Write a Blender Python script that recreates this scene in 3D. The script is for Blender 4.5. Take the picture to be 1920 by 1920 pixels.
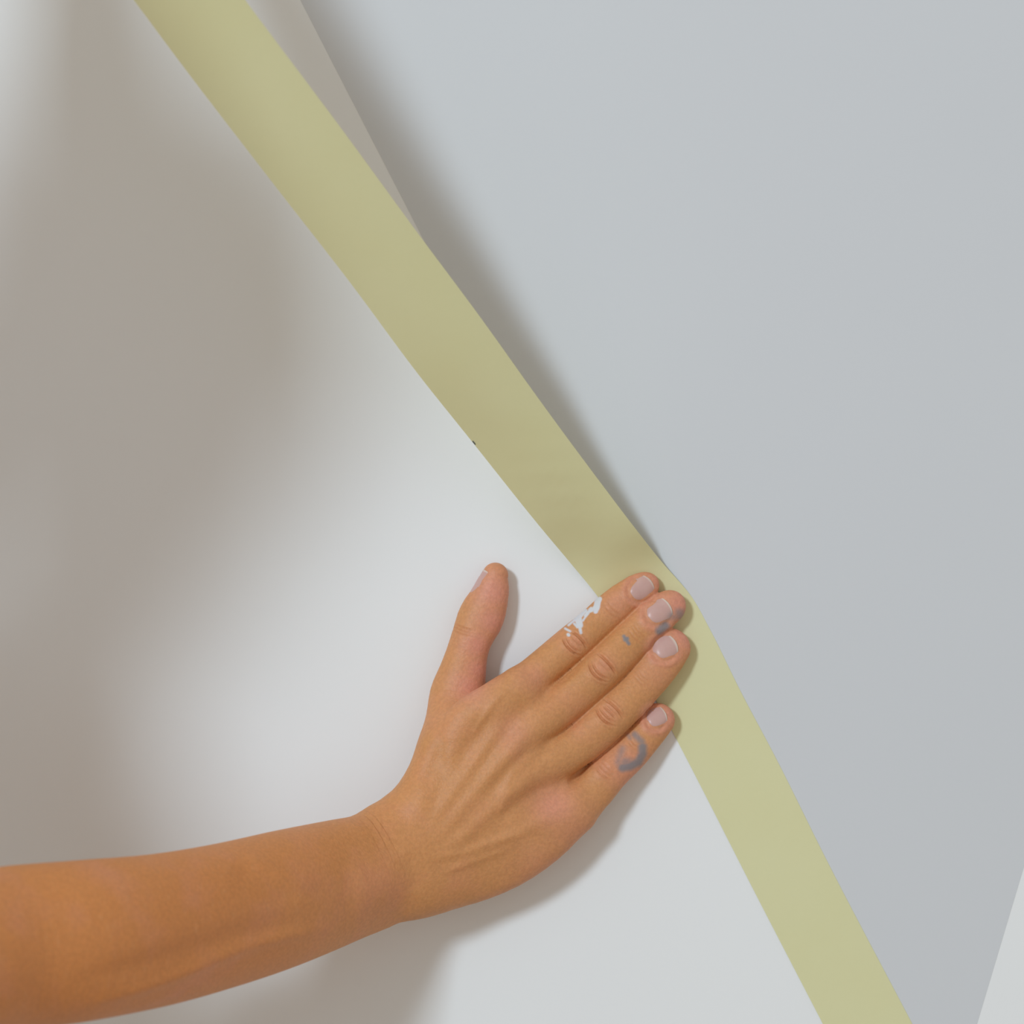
import bpy, bmesh, math, random
import numpy as np
from mathutils import Vector
from mathutils.bvhtree import BVHTree

# ------------------------------------------------------------------ clear
for o in list(bpy.data.objects):
    bpy.data.objects.remove(o, do_unlink=True)
scene = bpy.context.scene
COL = scene.collection

# ------------------------------------------------------------------ camera
S = 3600.0          # photograph pixels per metre on the wall
D = 1.10            # camera to wall
ZC = 1.35           # height of the optical axis above the floor
cam_d = bpy.data.cameras.new('camera')
cam = bpy.data.objects.new('camera', cam_d)
COL.objects.link(cam)
cam.location = (0, -D, ZC)
cam.rotation_euler = (math.pi / 2, 0, 0)
cam_d.sensor_width = 36.0
cam_d.sensor_fit = 'HORIZONTAL'
cam_d.lens = 36.0 * D / (1920 / S)
cam_d.dof.use_dof = True
cam_d.dof.focus_distance = D - 0.018
cam_d.dof.aperture_fstop = 8.0
cam_d.clip_start = 0.02
scene.camera = cam

# ------------------------------------------------------------------ light
scene.view_settings.view_transform = 'Standard'
scene.view_settings.look = 'None'
scene.view_settings.gamma = 1.0
scene.view_settings.exposure = 0.0
scene.view_settings.use_curve_mapping = False

world = bpy.data.worlds.new('room_light')
scene.world = world
world.use_nodes = True
bg = world.node_tree.nodes['Background']
bg.inputs['Color'].default_value = (1.0, 0.968, 0.905, 1)
bg.inputs['Strength'].default_value = 0.50

LA, LB = 0.55, 0.40          # how far light runs right and down per unit out of the wall
ldir = Vector((-LA, -1.0, LB))
wl = bpy.data.lights.new('window_daylight', 'AREA')
wl.shape = 'RECTANGLE'
wl.size = 0.58
wl.size_y = 0.70
wl.energy = 128.0
wl.color = (0.73, 0.875, 1.0)
wlo = bpy.data.objects.new('window_daylight', wl)
COL.objects.link(wlo)
wlo.location = Vector((0.05, 0, ZC)) + ldir.normalized() * 5.0
wlo.rotation_euler = (-ldir).to_track_quat('-Z', 'Y').to_euler()

# ------------------------------------------------------------------ helpers
def P(u, v, h=0.0):
    """point that stands h metres off the wall and is seen at photograph pixel u, v"""
    k = (D - h) / D
    return np.array([(u - 960) / S * k, -h, ZC + (960 - v) / S * k])

def pix(co):
    k = D / (D + co[:, 1])
    return 960 + co[:, 0] * k * S, 960 - (co[:, 2] - ZC) * k * S

def new_mat(name):
    m = bpy.data.materials.new(name)
    m.use_nodes = True
    nt = m.node_tree
    return m, nt, nt.nodes['Principled BSDF']

def node(nt, typ, **kw):
    n = nt.nodes.new(typ)
    for k, v in kw.items():
        if k in n.inputs.keys():
            n.inputs[k].default_value = v
        else:
            setattr(n, k, v)
    return n

def mixc(nt, fac, a, b, blend='MIX'):
    n = nt.nodes.new('ShaderNodeMix')
    n.data_type = 'RGBA'
    n.blend_type = blend
    for key, val in (('Factor', fac), ('A', a), ('B', b)):
        idx = {'Factor': 0, 'A': 6, 'B': 7}[key]
        if isinstance(val, bpy.types.NodeSocket):
            nt.links.new(val, n.inputs[idx])
        elif key == 'Factor':
            n.inputs[idx].default_value = val
        else:
            n.inputs[idx].default_value = (*val, 1)
    return n.outputs[2]

def mesh_obj(name, verts, faces, mat=None, parent=None, smooth=True):
    me = bpy.data.meshes.new(name)
    verts = np.asarray(verts, dtype=np.float32)
    me.from_pydata(verts.tolist(), [], [list(map(int, f)) for f in faces])
    me.update()
    if smooth:
        me.shade_smooth()
    o = bpy.data.objects.new(name, me)
    COL.objects.link(o)
    if mat:
        me.materials.append(mat)
    if parent:
        o.parent = parent
    return o

def tag(o, label=None, cat=None, group=None, kind=None):
    if label: o['label'] = label
    if cat: o['category'] = cat
    if group: o['group'] = group
    if kind: o['kind'] = kind
    return o

def slab(name, poly, y0, y1, mat, parent=None):
    """polygon in x,z extruded from y0 to y1 (y1 nearer the viewer)"""
    n = len(poly)
    vs = [(x, y0, z) for x, z in poly] + [(x, y1, z) for x, z in poly]
    fs = [list(range(n))[::-1], list(range(n, 2 * n))]
    fs += [[i, (i + 1) % n, n + (i + 1) % n, n + i] for i in range(n)]
    o = mesh_obj(name, vs, fs, mat, parent, smooth=False)
    bm = bmesh.new(); bm.from_mesh(o.data)
    bmesh.ops.recalc_face_normals(bm, faces=bm.faces)
    bm.to_mesh(o.data); bm.free()
    return o

# ------------------------------------------------------------------ materials
def paint_mat(name, col, rough):
    m, nt, b = new_mat(name)
    tc = node(nt, 'ShaderNodeTexCoord')
    n1 = node(nt, 'ShaderNodeTexNoise', Scale=6.0, Detail=3.0)
    nt.links.new(tc.outputs['Object'], n1.inputs['Vector'])
    c = mixc(nt, n1.outputs['Fac'], tuple(x * 0.985 for x in col), tuple(min(1, x * 1.015) for x in col))
    nt.links.new(c, b.inputs['Base Color'])
    b.inputs['Roughness'].default_value = rough
    b.inputs['Specular IOR Level'].default_value = 0.35
    n2 = node(nt, 'ShaderNodeTexNoise', Scale=420.0, Detail=2.0)
    nt.links.new(tc.outputs['Object'], n2.inputs['Vector'])
    bp = node(nt, 'ShaderNodeBump', Strength=0.05, Distance=0.0004)
    nt.links.new(n2.outputs['Fac'], bp.inputs['Height'])
    nt.links.new(bp.outputs['Normal'], b.inputs['Normal'])
    return m

M_WHITE = paint_mat('white_wall_paint', (0.86, 0.86, 0.855), 0.55)
M_GREY = paint_mat('pale_grey_wall_paint', (0.655, 0.66, 0.675), 0.6)
M_FLOOR = paint_mat('floor_boards_brown', (0.42, 0.30, 0.19), 0.4)

def tape_mat():
    m, nt, b = new_mat('cream_crepe_paper')
    tc = node(nt, 'ShaderNodeTexCoord')
    n1 = node(nt, 'ShaderNodeTexNoise', Scale=22.0, Detail=4.0)
    nt.links.new(tc.outputs['Object'], n1.inputs['Vector'])
    c = mixc(nt, n1.outputs['Fac'], (0.805, 0.765, 0.430), (0.835, 0.800, 0.485))
    nt.links.new(c, b.inputs['Base Color'])
    b.inputs['Roughness'].default_value = 0.6
    b.inputs['Specular IOR Level'].default_value = 0.3
    tl = b.inputs.get('Transmission Weight')
    n2 = node(nt, 'ShaderNodeTexNoise', Scale=300.0, Detail=3.0)
    nt.links.new(tc.outputs['Object'], n2.inputs['Vector'])
    bp = node(nt, 'ShaderNodeBump', Strength=0.12, Distance=0.0006)
    nt.links.new(n2.outputs['Fac'], bp.inputs['Height'])
    nt.links.new(bp.outputs['Normal'], b.inputs['Normal'])
    # thin paper lets a little light through
    tr = node(nt, 'ShaderNodeBsdfTranslucent')
    tr.inputs['Color'].default_value = (0.70, 0.62, 0.33, 1)
    ms = node(nt, 'ShaderNodeMixShader')
    ms.inputs[0].default_value = 0.12
    out = nt.nodes['Material Output']
    nt.links.new(b.outputs[0], ms.inputs[1])
    nt.links.new(tr.outputs[0], ms.inputs[2])
    nt.links.new(ms.outputs[0], out.inputs['Surface'])
    return m
M_TAPE = tape_mat()

def plain(name, col, rough=0.7, scale=40.0, var=0.12):
    m, nt, b = new_mat(name)
    tc = node(nt, 'ShaderNodeTexCoord')
    n1 = node(nt, 'ShaderNodeTexNoise', Scale=scale, Detail=4.0)
    nt.links.new(tc.outputs['Object'], n1.inputs['Vector'])
    c = mixc(nt, n1.outputs['Fac'], tuple(x * (1 - var) for x in col), tuple(min(1, x * (1 + var)) for x in col))
    nt.links.new(c, b.inputs['Base Color'])
    b.inputs['Roughness'].default_value = rough
    return m
M_CARD = plain('brown_cardboard', (0.42, 0.30, 0.18))
M_SHIRT = plain('white_cotton', (0.72, 0.72, 0.70), 0.9)
M_TROUS = plain('blue_denim', (0.07, 0.10, 0.17), 0.9)
M_HAIR = plain('brown_hair', (0.09, 0.05, 0.03), 0.5)
M_SHOE = plain('grey_canvas', (0.25, 0.25, 0.26), 0.8)
M_EYE = plain('eye_white', (0.8, 0.78, 0.75), 0.2)

# ------------------------------------------------------------------ setting
def w2(u, v):
    p = P(u, v, 0); return (p[0], p[2])

wall = slab('wall_back', [(-1.7, 0), (1.7, 0), (1.7, 2.6), (-1.7, 2.6)], 0.12, 0.0, M_WHITE)
tag(wall, kind='structure')
# the grey shape: its left edge runs under the tape, its right edge shows low on the right
le = lambda v: 563 + (1550 - 563) / 1920 * v
re_ = lambda v: 1832 - (1920 - 1832) / (1920 - 1625) * (v - 1920)
vb = 2300.0
while le(vb) > re_(vb): vb -= 1
vt = -2200.0
grey = slab('painted_triangle', [w2(le(vb), vb), w2(re_(vt), vt), w2(le(vt), vt)], 0.001, -0.00012, M_GREY, wall)
grey['label'] = 'pale grey painted triangle'
floor = slab('floor', [(-1.7, -0.06), (1.7, -0.06), (1.7, 0), (-1.7, 0)], 0.0, -2.6, M_FLOOR)
tag(floor, kind='structure')

# ------------------------------------------------------------------ masking tape
def catmull(pts, n):
    pts = np.asarray(pts, float)
    k = len(pts)
    d = np.r_[0, np.cumsum(np.maximum(1e-6, np.linalg.norm(np.diff(pts[:, :3], axis=0), axis=1)))]
    t = np.linspace(0, d[-1], n)
    # C1 cubic with finite difference slopes
    m = np.zeros_like(pts)
    m[1:-1] = ((pts[2:] - pts[1:-1]) / (d[2:] - d[1:-1])[:, None] * (d[1:-1] - d[:-2])[:, None]
               + (pts[1:-1] - pts[:-2]) / (d[1:-1] - d[:-2])[:, None] * (d[2:] - d[1:-1])[:, None]) / (d[2:] - d[:-2])[:, None]
    m[0] = (pts[1] - pts[0]) / (d[1] - d[0]); m[-1] = (pts[-1] - pts[-2]) / (d[-1] - d[-2])
    i = np.clip(np.searchsorted(d, t, side='right') - 1, 0, k - 2)
    hh = (d[i + 1] - d[i]); s = ((t - d[i]) / hh)[:, None]; hh = hh[:, None]
    return ((2 * s**3 - 3 * s**2 + 1) * pts[i] + (s**3 - 2 * s**2 + s) * hh * m[i]
            + (-2 * s**3 + 3 * s**2) * pts[i + 1] + (s**3 - s**2) * hh * m[i + 1])

T0 = 0.00028
# rows: left edge pixel, right edge pixel, height of left and right edge (m)
hr = lambda v: (166 - 0.149 * v) / (1048 - 0.135 * v)      # the free length runs straight up to the roll
rows = [
    (1688, 2200, 1842, 2168, T0, T0),
    (1543, 1920, 1688, 1877, T0, T0),
    (1409, 1661, 1548, 1609, T0, T0),
    (1320, 1486, 1455, 1422, T0, T0),
    (1258, 1366, 1389, 1297, T0, T0),
    (1196, 1248, 1330, 1178, T0, T0),
    (1158, 1172, 1294, 1115, T0, T0),
] + [(l0, l1, r0, r1, max(0.0012, hr(r1) - dl), hr(r1) * (0.42 if r1 == 1056 else 1.0)) for (l0, l1, r0, r1, dl) in (
    (1119, 1116, 1243, 1056, .0100), (1070, 1056, 1192, 992, .0130), (1013, 988, 1126, 905, .0135), (882, 824, 1005, 741, .0125),
    (783, 700, 905, 601, .012), (656, 529, 778, 430, .012), (517, 350, 645, 248, .012), (335, 113, 467, 10, .012), (251, 0, 385, -101, .012))
]
Lp = np.array([P(r[0], r[1], r[4]) for r in rows]); Rp = np.array([P(r[2], r[3], r[5]) for r in rows])
for A__ in (0.15, 0.30, 0.44):
    Lp = np.vstack([Lp, Lp[15] + (Lp[15] - Lp[11]) / np.linalg.norm(Lp[15] - Lp[11]) * A__])
    Rp = np.vstack([Rp, Rp[15] + (Rp[15] - Rp[11]) / np.linalg.norm(Rp[15] - Rp[11]) * A__])
NR = 240
both = catmull(np.hstack([(Lp + Rp) / 2, Lp, Rp]), NR)
Lc, Rc = both[:, 3:6], both[:, 6:9]
Lc[:, 1] = np.minimum(Lc[:, 1], -T0 * 0.9); Rc[:, 1] = np.minimum(Rc[:, 1], -T0 * 0.9)

masking = bpy.data.objects.new('masking_tape', None)
COL.objects.link(masking)
tag(masking, 'cream masking tape pressed along the grey edge, its upper length lifted towards the roll', 'masking tape')
NW = 10
strip = np.zeros((NR, NW + 1, 3))
nrm_last = None
for j in range(NW + 1):
    f = j / NW
    strip[:, j] = Lc * (1 - f) + Rc * f
lift = np.clip((-strip[:, :, 1] - 0.004) / 0.05, 0, 1)
fj = np.linspace(0, 1, NW + 1)
strip[:, :, 1] -= lift * (0.0042 * np.sin(np.pi * fj))[None, :]        # gentle crown across the free strip
# faint crumples near the place where it is pressed down
ss = np.linspace(0, 1, NR)
crum = 0.0009 * np.sin(ss * 230 + 3 * fj[:, None] * 2).T * np.exp(-((ss - 0.355) / 0.022) ** 2)[:, None] * np.sin(np.pi * fj)[None, :]
strip[:, :, 1] -= np.abs(crum)
# the last rows wind on to the roll
end_dir = strip[-1].mean(0) - strip[-6].mean(0); end_dir /= np.linalg.norm(end_dir)
wdir = (Rc[-1] - Lc[-1]); TW = np.linalg.norm(wdir); wdir /= TW
rn = np.cross(end_dir, wdir); rn /= np.linalg.norm(rn)
if rn[1] < 0: rn = -rn            # roll body lies on the wall side of the strip? choose the side facing the viewer below
RR = 0.044
rc = strip[-1].mean(0) - rn * RR   # roll centre, on the viewer's side
tv, tf = [], []
th = 0.00012
A_ = strip.reshape(-1, 3)
nv = len(A_)
gn = np.zeros_like(strip)
gn[1:-1] = np.cross(strip[2:, :].mean(1, keepdims=True) - strip[:-2, :].mean(1, keepdims=True), (Rc - Lc)[1:-1, None, :])
gn[0], gn[-1] = gn[1], gn[-2]
gn /= np.linalg.norm(gn, axis=2, keepdims=True)
gn *= np.where(gn[:, :, 1:2] > 0, -1, 1)
front = strip + gn * th; back = strip - gn * th
tv = np.vstack([front.reshape(-1, 3), back.reshape(-1, 3)])
idx = lambda i, j, b: b * nv + i * (NW + 1) + j
for i in range(NR - 1):
    for j in range(NW):
        tf.append((idx(i, j, 0), idx(i, j + 1, 0), idx(i + 1, j + 1, 0), idx(i + 1, j, 0)))
        tf.append((idx(i, j, 1), idx(i + 1, j, 1), idx(i + 1, j + 1, 1), idx(i, j + 1, 1)))
    for j in (0, NW):
        q = (idx(i, j, 0), idx(i + 1, j, 0), idx(i + 1, j, 1), idx(i, j, 1))
        tf.append(q if j == 0 else q[::-1])
ts_ = mesh_obj('tape_strip', tv, tf, M_TAPE, masking)
ts_.data.set_sharp_from_angle(angle=math.radians(40))

M_SPECK = plain('dried_grey_paint', (0.12, 0.13, 0.12))
ci_ = int(np.argmin(np.hypot(*(np.array(pix(strip[:, 0])) - np.array([[882], [825]])))))
sp0 = strip[ci_, 0]; td = strip[ci_ + 1, 0] - strip[ci_ - 1, 0]; td /= np.linalg.norm(td)
wd_ = strip[ci_, 1] - strip[ci_, 0]; wd_ /= np.linalg.norm(wd_)
pv = [sp0 + wd_ * 0.0005 + td * 0.0014 * math.cos(a) + wd_ * 0.0004 * math.sin(a) + gn[ci_, 0] * z for z in (th, th + .0002) for a in np.linspace(0, 2 * math.pi, 10, endpoint=False)]
mesh_obj('paint_speck', pv, [tuple(range(10))[::-1], tuple(range(10, 20))] + [(i, (i + 1) % 10, 10 + (i + 1) % 10, 10 + i) for i in range(10)], M_SPECK, masking, smooth=False)

def ring_mesh(name, c, ax, e1, prof, mat, parent, n=64):
    """revolve profile of (radius, axial) pairs about ax through c"""
    e2 = np.cross(ax, e1)
    vs, fs = [], []
    m = len(prof)
    for i in range(n):
        a = 2 * math.pi * i / n
        r_ = math.cos(a) * e1 + math.sin(a) * e2
        for (r, z) in prof:
            vs.append(c + r_ * r + ax * z)
    for i in range(n):
        for j in range(m):
            fs.append((i * m + j, ((i + 1) % n) * m + j, ((i + 1) % n) * m + (j + 1) % m, i * m + (j + 1) % m))
    o = mesh_obj(name, vs, fs, mat, parent, smooth=False)
    return o
hw = TW / 2
ring_mesh('wound_tape', rc, wdir, rn, [(0.034, -hw), (RR - .0006, -hw), (RR, -hw + .0006), (RR, hw - .0006), (RR - .0006, hw), (0.034, hw)], M_TAPE, masking)
ring_mesh('cardboard_core', rc, wdir, rn, [(0.032, -hw + .001), (0.0342, -hw + .001), (0.0342, hw - .001), (0.032, hw - .001)], M_CARD, masking)

# ------------------------------------------------------------------ implicit body
class Chain:
    """a bent, tapering limb: rows (centre, half width, half height front, half height back)"""
    def __init__(s, C, a, bt, bb, cap0, cap1, n=32, up=(0, -1, 0), roll=None):
        k = len(C)
        roll = np.zeros(k) if roll is None else np.asarray(roll, float)
        M = catmull(np.hstack([np.asarray(C, float), np.c_[a, bt, bb, roll]]), n)
        s.C = M[:, :3]
        s.a, s.bt, s.bb = M[:, 3], M[:, 4], M[:, 5]
        T = np.gradient(s.C, axis=0); T /= np.linalg.norm(T, axis=1, keepdims=True)
        U = np.tile(np.asarray(up, float), (n, 1))
        N = U - (U * T).sum(1, keepdims=True) * T
        N /= np.linalg.norm(N, axis=1, keepdims=True)
        L = np.cross(T, N)
        cr, sr = np.cos(M[:, 6])[:, None], np.sin(M[:, 6])[:, None]
        s.N = N * cr + L * sr
        s.L = L * cr - N * sr
        s.T = T
        s.cap0, s.cap1 = cap0, cap1
        mx = max(s.a.max(), s.bt.max(), s.bb.max(), cap0, cap1)
        s.lo, s.hi = s.C.min(0) - mx, s.C.max(0) + mx

    def __call__(s, X, margin=0.016):
        out = np.linalg.norm(np.maximum(0, np.maximum(s.lo - X, X - s.hi)), axis=1) + margin
        sel = np.where(((X > s.lo - margin) & (X < s.hi + margin)).all(1))[0]
        if len(sel) == 0: return out
        p = X[sel]
        best = np.full(len(p), 1e9); bi = np.zeros(len(p), int); bt_ = np.zeros(len(p))
        n = len(s.C)
        for i in range(n - 1):
            d = s.C[i + 1] - s.C[i]; L2 = d @ d
            q = p - s.C[i]
            t = (q @ d) / L2
            tc = np.clip(t, 0, 1)
            e = q - tc[:, None] * d
            dd = (e * e).sum(1)
            m = dd < best
            best[m] = dd[m]; bi[m] = i; bt_[m] = tc[m]
        t = bt_[:, None]
        c = s.C[bi] * (1 - t) + s.C[bi + 1] * t
        l = s.L[bi] * (1 - t) + s.L[bi + 1] * t
        nn = s.N[bi] * (1 - t) + s.N[bi + 1] * t
        tt = s.T[bi] * (1 - t) + s.T[bi + 1] * t
        l /= np.linalg.norm(l, axis=1, keepdims=True); nn /= np.linalg.norm(nn, axis=1, keepdims=True)
        a = s.a[bi] * (1 - bt_) + s.a[bi + 1] * bt_
        b1 = s.bt[bi] * (1 - bt_) + s.bt[bi + 1] * bt_
        b2 = s.bb[bi] * (1 - bt_) + s.bb[bi + 1] * bt_
        r = p - c
        x = (r * l).sum(1); y = (r * nn).sum(1); z = (r * tt).sum(1)
        b = np.where(y > 0, b1, b2)
        atend = (bi == n - 2) & (bt_ >= 1); atst = (bi == 0) & (bt_ <= 0)
        cp = np.where(atend, s.cap1, np.where(atst, s.cap0, 1.0))
        z = np.where(atend | atst, z, 0)
        k0 = np.sqrt((x / a)**2 + (y / b)**2 + (z / cp)**2)
        k1 = np.sqrt((x / a**2)**2 + (y / b**2)**2 + (z / cp**2)**2)
        out[sel] = np.where(k1 > 1e-9, k0 * (k0 - 1) / np.maximum(k1, 1e-9), -np.minimum(a, b))
        return out

def smin(a, b, k):
    h = np.maximum(k - np.abs(a - b), 0) / k
    return np.minimum(a, b) - h * h * k * 0.25

def limb(rows, cap0, cap1, n=32, up=(0, -1, 0)):
    """rows of u, v, half width px, height of centre mm, front mm, back mm [, roll]"""
    C = [P(r[0], r[1], r[3] / 1000) for r in rows]
    a = [r[2] / S * (D - r[3] / 1000) / D for r in rows]
    return Chain(C, a, [r[4] / 1000 for r in rows], [r[5] / 1000 for r in rows], cap0, cap1, n, up,
                 [r[6] if len(r) > 6 else 0.0 for r in rows])

px = 1 / S
ELB = P(-215, 1823, 0.250)
F_INDEX = limb([
    (800, 1500, 24, 33, 9, 9), (865, 1412, 27, 29, 9.5, 9), (930, 1335, 32, 25.5, 10.5, 10), (968, 1298, 37, 23, 10.5, 11),
    (1021, 1250, 34.5, 18, 9.5, 10), (1078, 1203, 35, 13.5, 9.2, 9), (1115, 1171, 33, 11, 7.8, 8.5),
    (1150, 1139, 32.5, 8.6, 7.3, 8.2), (1180, 1116, 31, 7.6, 6.6, 7.8), (1202, 1103, 28.5, 7.0, 5.6, 7.0)],
    0.008, 36 * px, 28)
F_MIDDLE = limb([
    (820, 1540, 26, 34, 9.5, 9), (895, 1458, 29, 31, 10, 9.5), (965, 1392, 34, 28, 11, 10), (1003, 1361, 38, 25.5, 11, 11),
    (1058, 1317, 40, 20, 10, 10), (1129, 1254, 39, 15, 9.8, 9.5), (1168, 1216, 37, 12.4, 8.4, 9),
    (1203, 1181, 36, 9.8, 7.8, 8.6), (1230, 1156, 36, 8.8, 7.0, 8.4), (1250, 1141, 32.5, 8.0, 6.2, 7.8)],
    0.008, 38 * px, 28)
F_RING = limb([
    (835, 1572, 26, 33, 9.5, 9), (915, 1508, 29, 30.5, 10, 9.5), (985, 1452, 34, 27.5, 10.5, 10), (1025, 1430, 41, 24.5, 10.5, 11),
    (1080, 1397, 42, 19.5, 10, 10), (1147, 1340, 41, 15, 9.6, 9.5), (1190, 1299, 38.5, 12, 8.2, 9),
    (1226, 1258, 39, 9.4, 7.5, 8.5), (1247, 1230, 39, 8.4, 6.8, 8.2), (1259, 1213, 37, 7.6, 6.0, 7.4)],
    0.008, 34 * px, 28)
F_PINKY = limb([
    (840, 1602, 26, 31, 9, 9), (930, 1560, 29, 28.5, 9.5, 9.5), (1010, 1532, 33, 25.5, 10, 10), (1052, 1517, 38, 22.5, 9.5, 10),
    (1094, 1496, 41, 19, 8.5, 9), (1145, 1444, 37.5, 14.5, 8.6, 8.5), (1182, 1409, 36, 11.5, 7.6, 8),
    (1210, 1378, 33.5, 9, 6.9, 7.6), (1227, 1358, 32.5, 7.8, 6.2, 7.2), (1235, 1349, 31, 7.2, 5.6, 6.8)],
    0.008, 30 * px, 28)
THUMB = limb([
    (785, 1512, 42, 30, 13, 12), (820, 1430, 45, 25, 13, 13), (848, 1350, 50, 17, 13, 13), (859, 1296, 51, 12.5, 10.5, 11.5),
    (868, 1258, 44, 11.6, 9.6, 10), (876, 1224, 39, 11.3, 9, 9.2), (886, 1193, 39, 11, 9, 9), (898, 1166, 43, 9.7, 9, 9),
    (908, 1143, 42, 9.2, 8.6, 8.6), (920, 1113, 34.5, 8.6, 7.8, 8.0), (926, 1090, 29, 8.2, 6.8, 7.2), (929, 1078, 24, 8.0, 6.0, 6.6)],
    0.008, 23 * px, 30)
PALM = limb([
    (760, 1606, 100, 34, 17, 17), (815, 1572, 106, 33, 15.5, 17), (868, 1530, 116, 30, 14, 17), (920, 1478, 121, 27, 12.5, 16),
    (970, 1430, 116, 24, 11, 14), (1000, 1404, 104, 22, 9, 12)],
    0.012, 0.007, 14)
HYPO = limb([(775, 1652, 58, 34, 14, 15), (830, 1644, 62, 31, 13, 16), (885, 1627, 65, 28, 12.5, 16), (960, 1597, 62, 25.5, 12, 15), (1028, 1557, 53, 23.5, 11, 13.5),
    (1074, 1520, 44, 21, 9.5, 11)], 0.010, 0.008, 14)
FOLD = limb([(968, 1292, 30, 24.5, 9, 9), (915, 1317, 32, 28, 9, 10), (872, 1348, 36, 29.5, 9.5, 11), (838, 1402, 36, 30, 9.5, 12)], 0.006, 0.008, 12)
_elh = -ELB[1]
_ek = D / (D - _elh)
_eu, _ev = 960 + ELB[0] * _ek * S, 960 - (ELB[2] - ZC) * _ek * S
FOREARM = limb([
    (_eu, _ev, 160, _elh * 1000, 35, 36), (-100, 1800, 157, 229, 34, 34), (0, 1781, 154, 208, 33, 33), (150, 1764, 150, 184, 31, 31), (300, 1743, 142, 150, 28.5, 28),
    (417, 1717, 135, 119, 26, 25.5), (542, 1682, 127, 85, 23.5, 23), (640, 1652, 116, 58, 20.5, 20), (710, 1630, 107, 42, 18.5, 18),
    (760, 1606, 100, 34, 17, 17)],
    0.034, 0.012, 44)
ULNA = limb([(650, 1662, 38, 66, 12, 10), (695, 1650, 42, 54, 13, 10), (724, 1640, 34, 47, 10.5, 9)], 0.008, 0.008, 8)

WEB = limb([(1045, 1482, 14, 19, 7, 7), (1066, 1462, 13, 15.5, 6, 7), (1088, 1440, 11, 12.5, 4.5, 6)], 0.004, 0.003, 8)

def sstep(x, a, b):
    t = np.clip((x - a) / (b - a), 0, 1)
    return t * t * (3 - 2 * t)

def arm_sdf(X):
    u = 960 + X[:, 0] * S
    k = 0.0105 + (0.0014 - 0.0105) * sstep(u, 990, 1052)
    d = F_INDEX(X)
    for f in (F_MIDDLE, F_RING, F_PINKY):
        d = smin(d, f(X), k)
    kb = 0.010 + (0.003 - 0.010) * sstep(u, 955, 1025)
    body = smin(PALM(X), FOREARM(X), 0.016)
    body = smin(body, ULNA(X), 0.012)
    d = smin(d, body, kb)
    d = smin(d, HYPO(X), 0.009)
    d = smin(d, WEB(X), 0.003)
    d = smin(d, FOLD(X), 0.008)
    d = smin(d, THUMB(X), 0.0016 + 0.0095 * sstep(-u, -860, -790))
    # pads flatten where they are pressed on the tape
    w = X[:, 1] + 0.00075
    h = np.maximum(0.0016 - np.abs(d - w), 0) / 0.0016
    return np.maximum(d, w) + h * h * 0.0016 * 0.25

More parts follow.
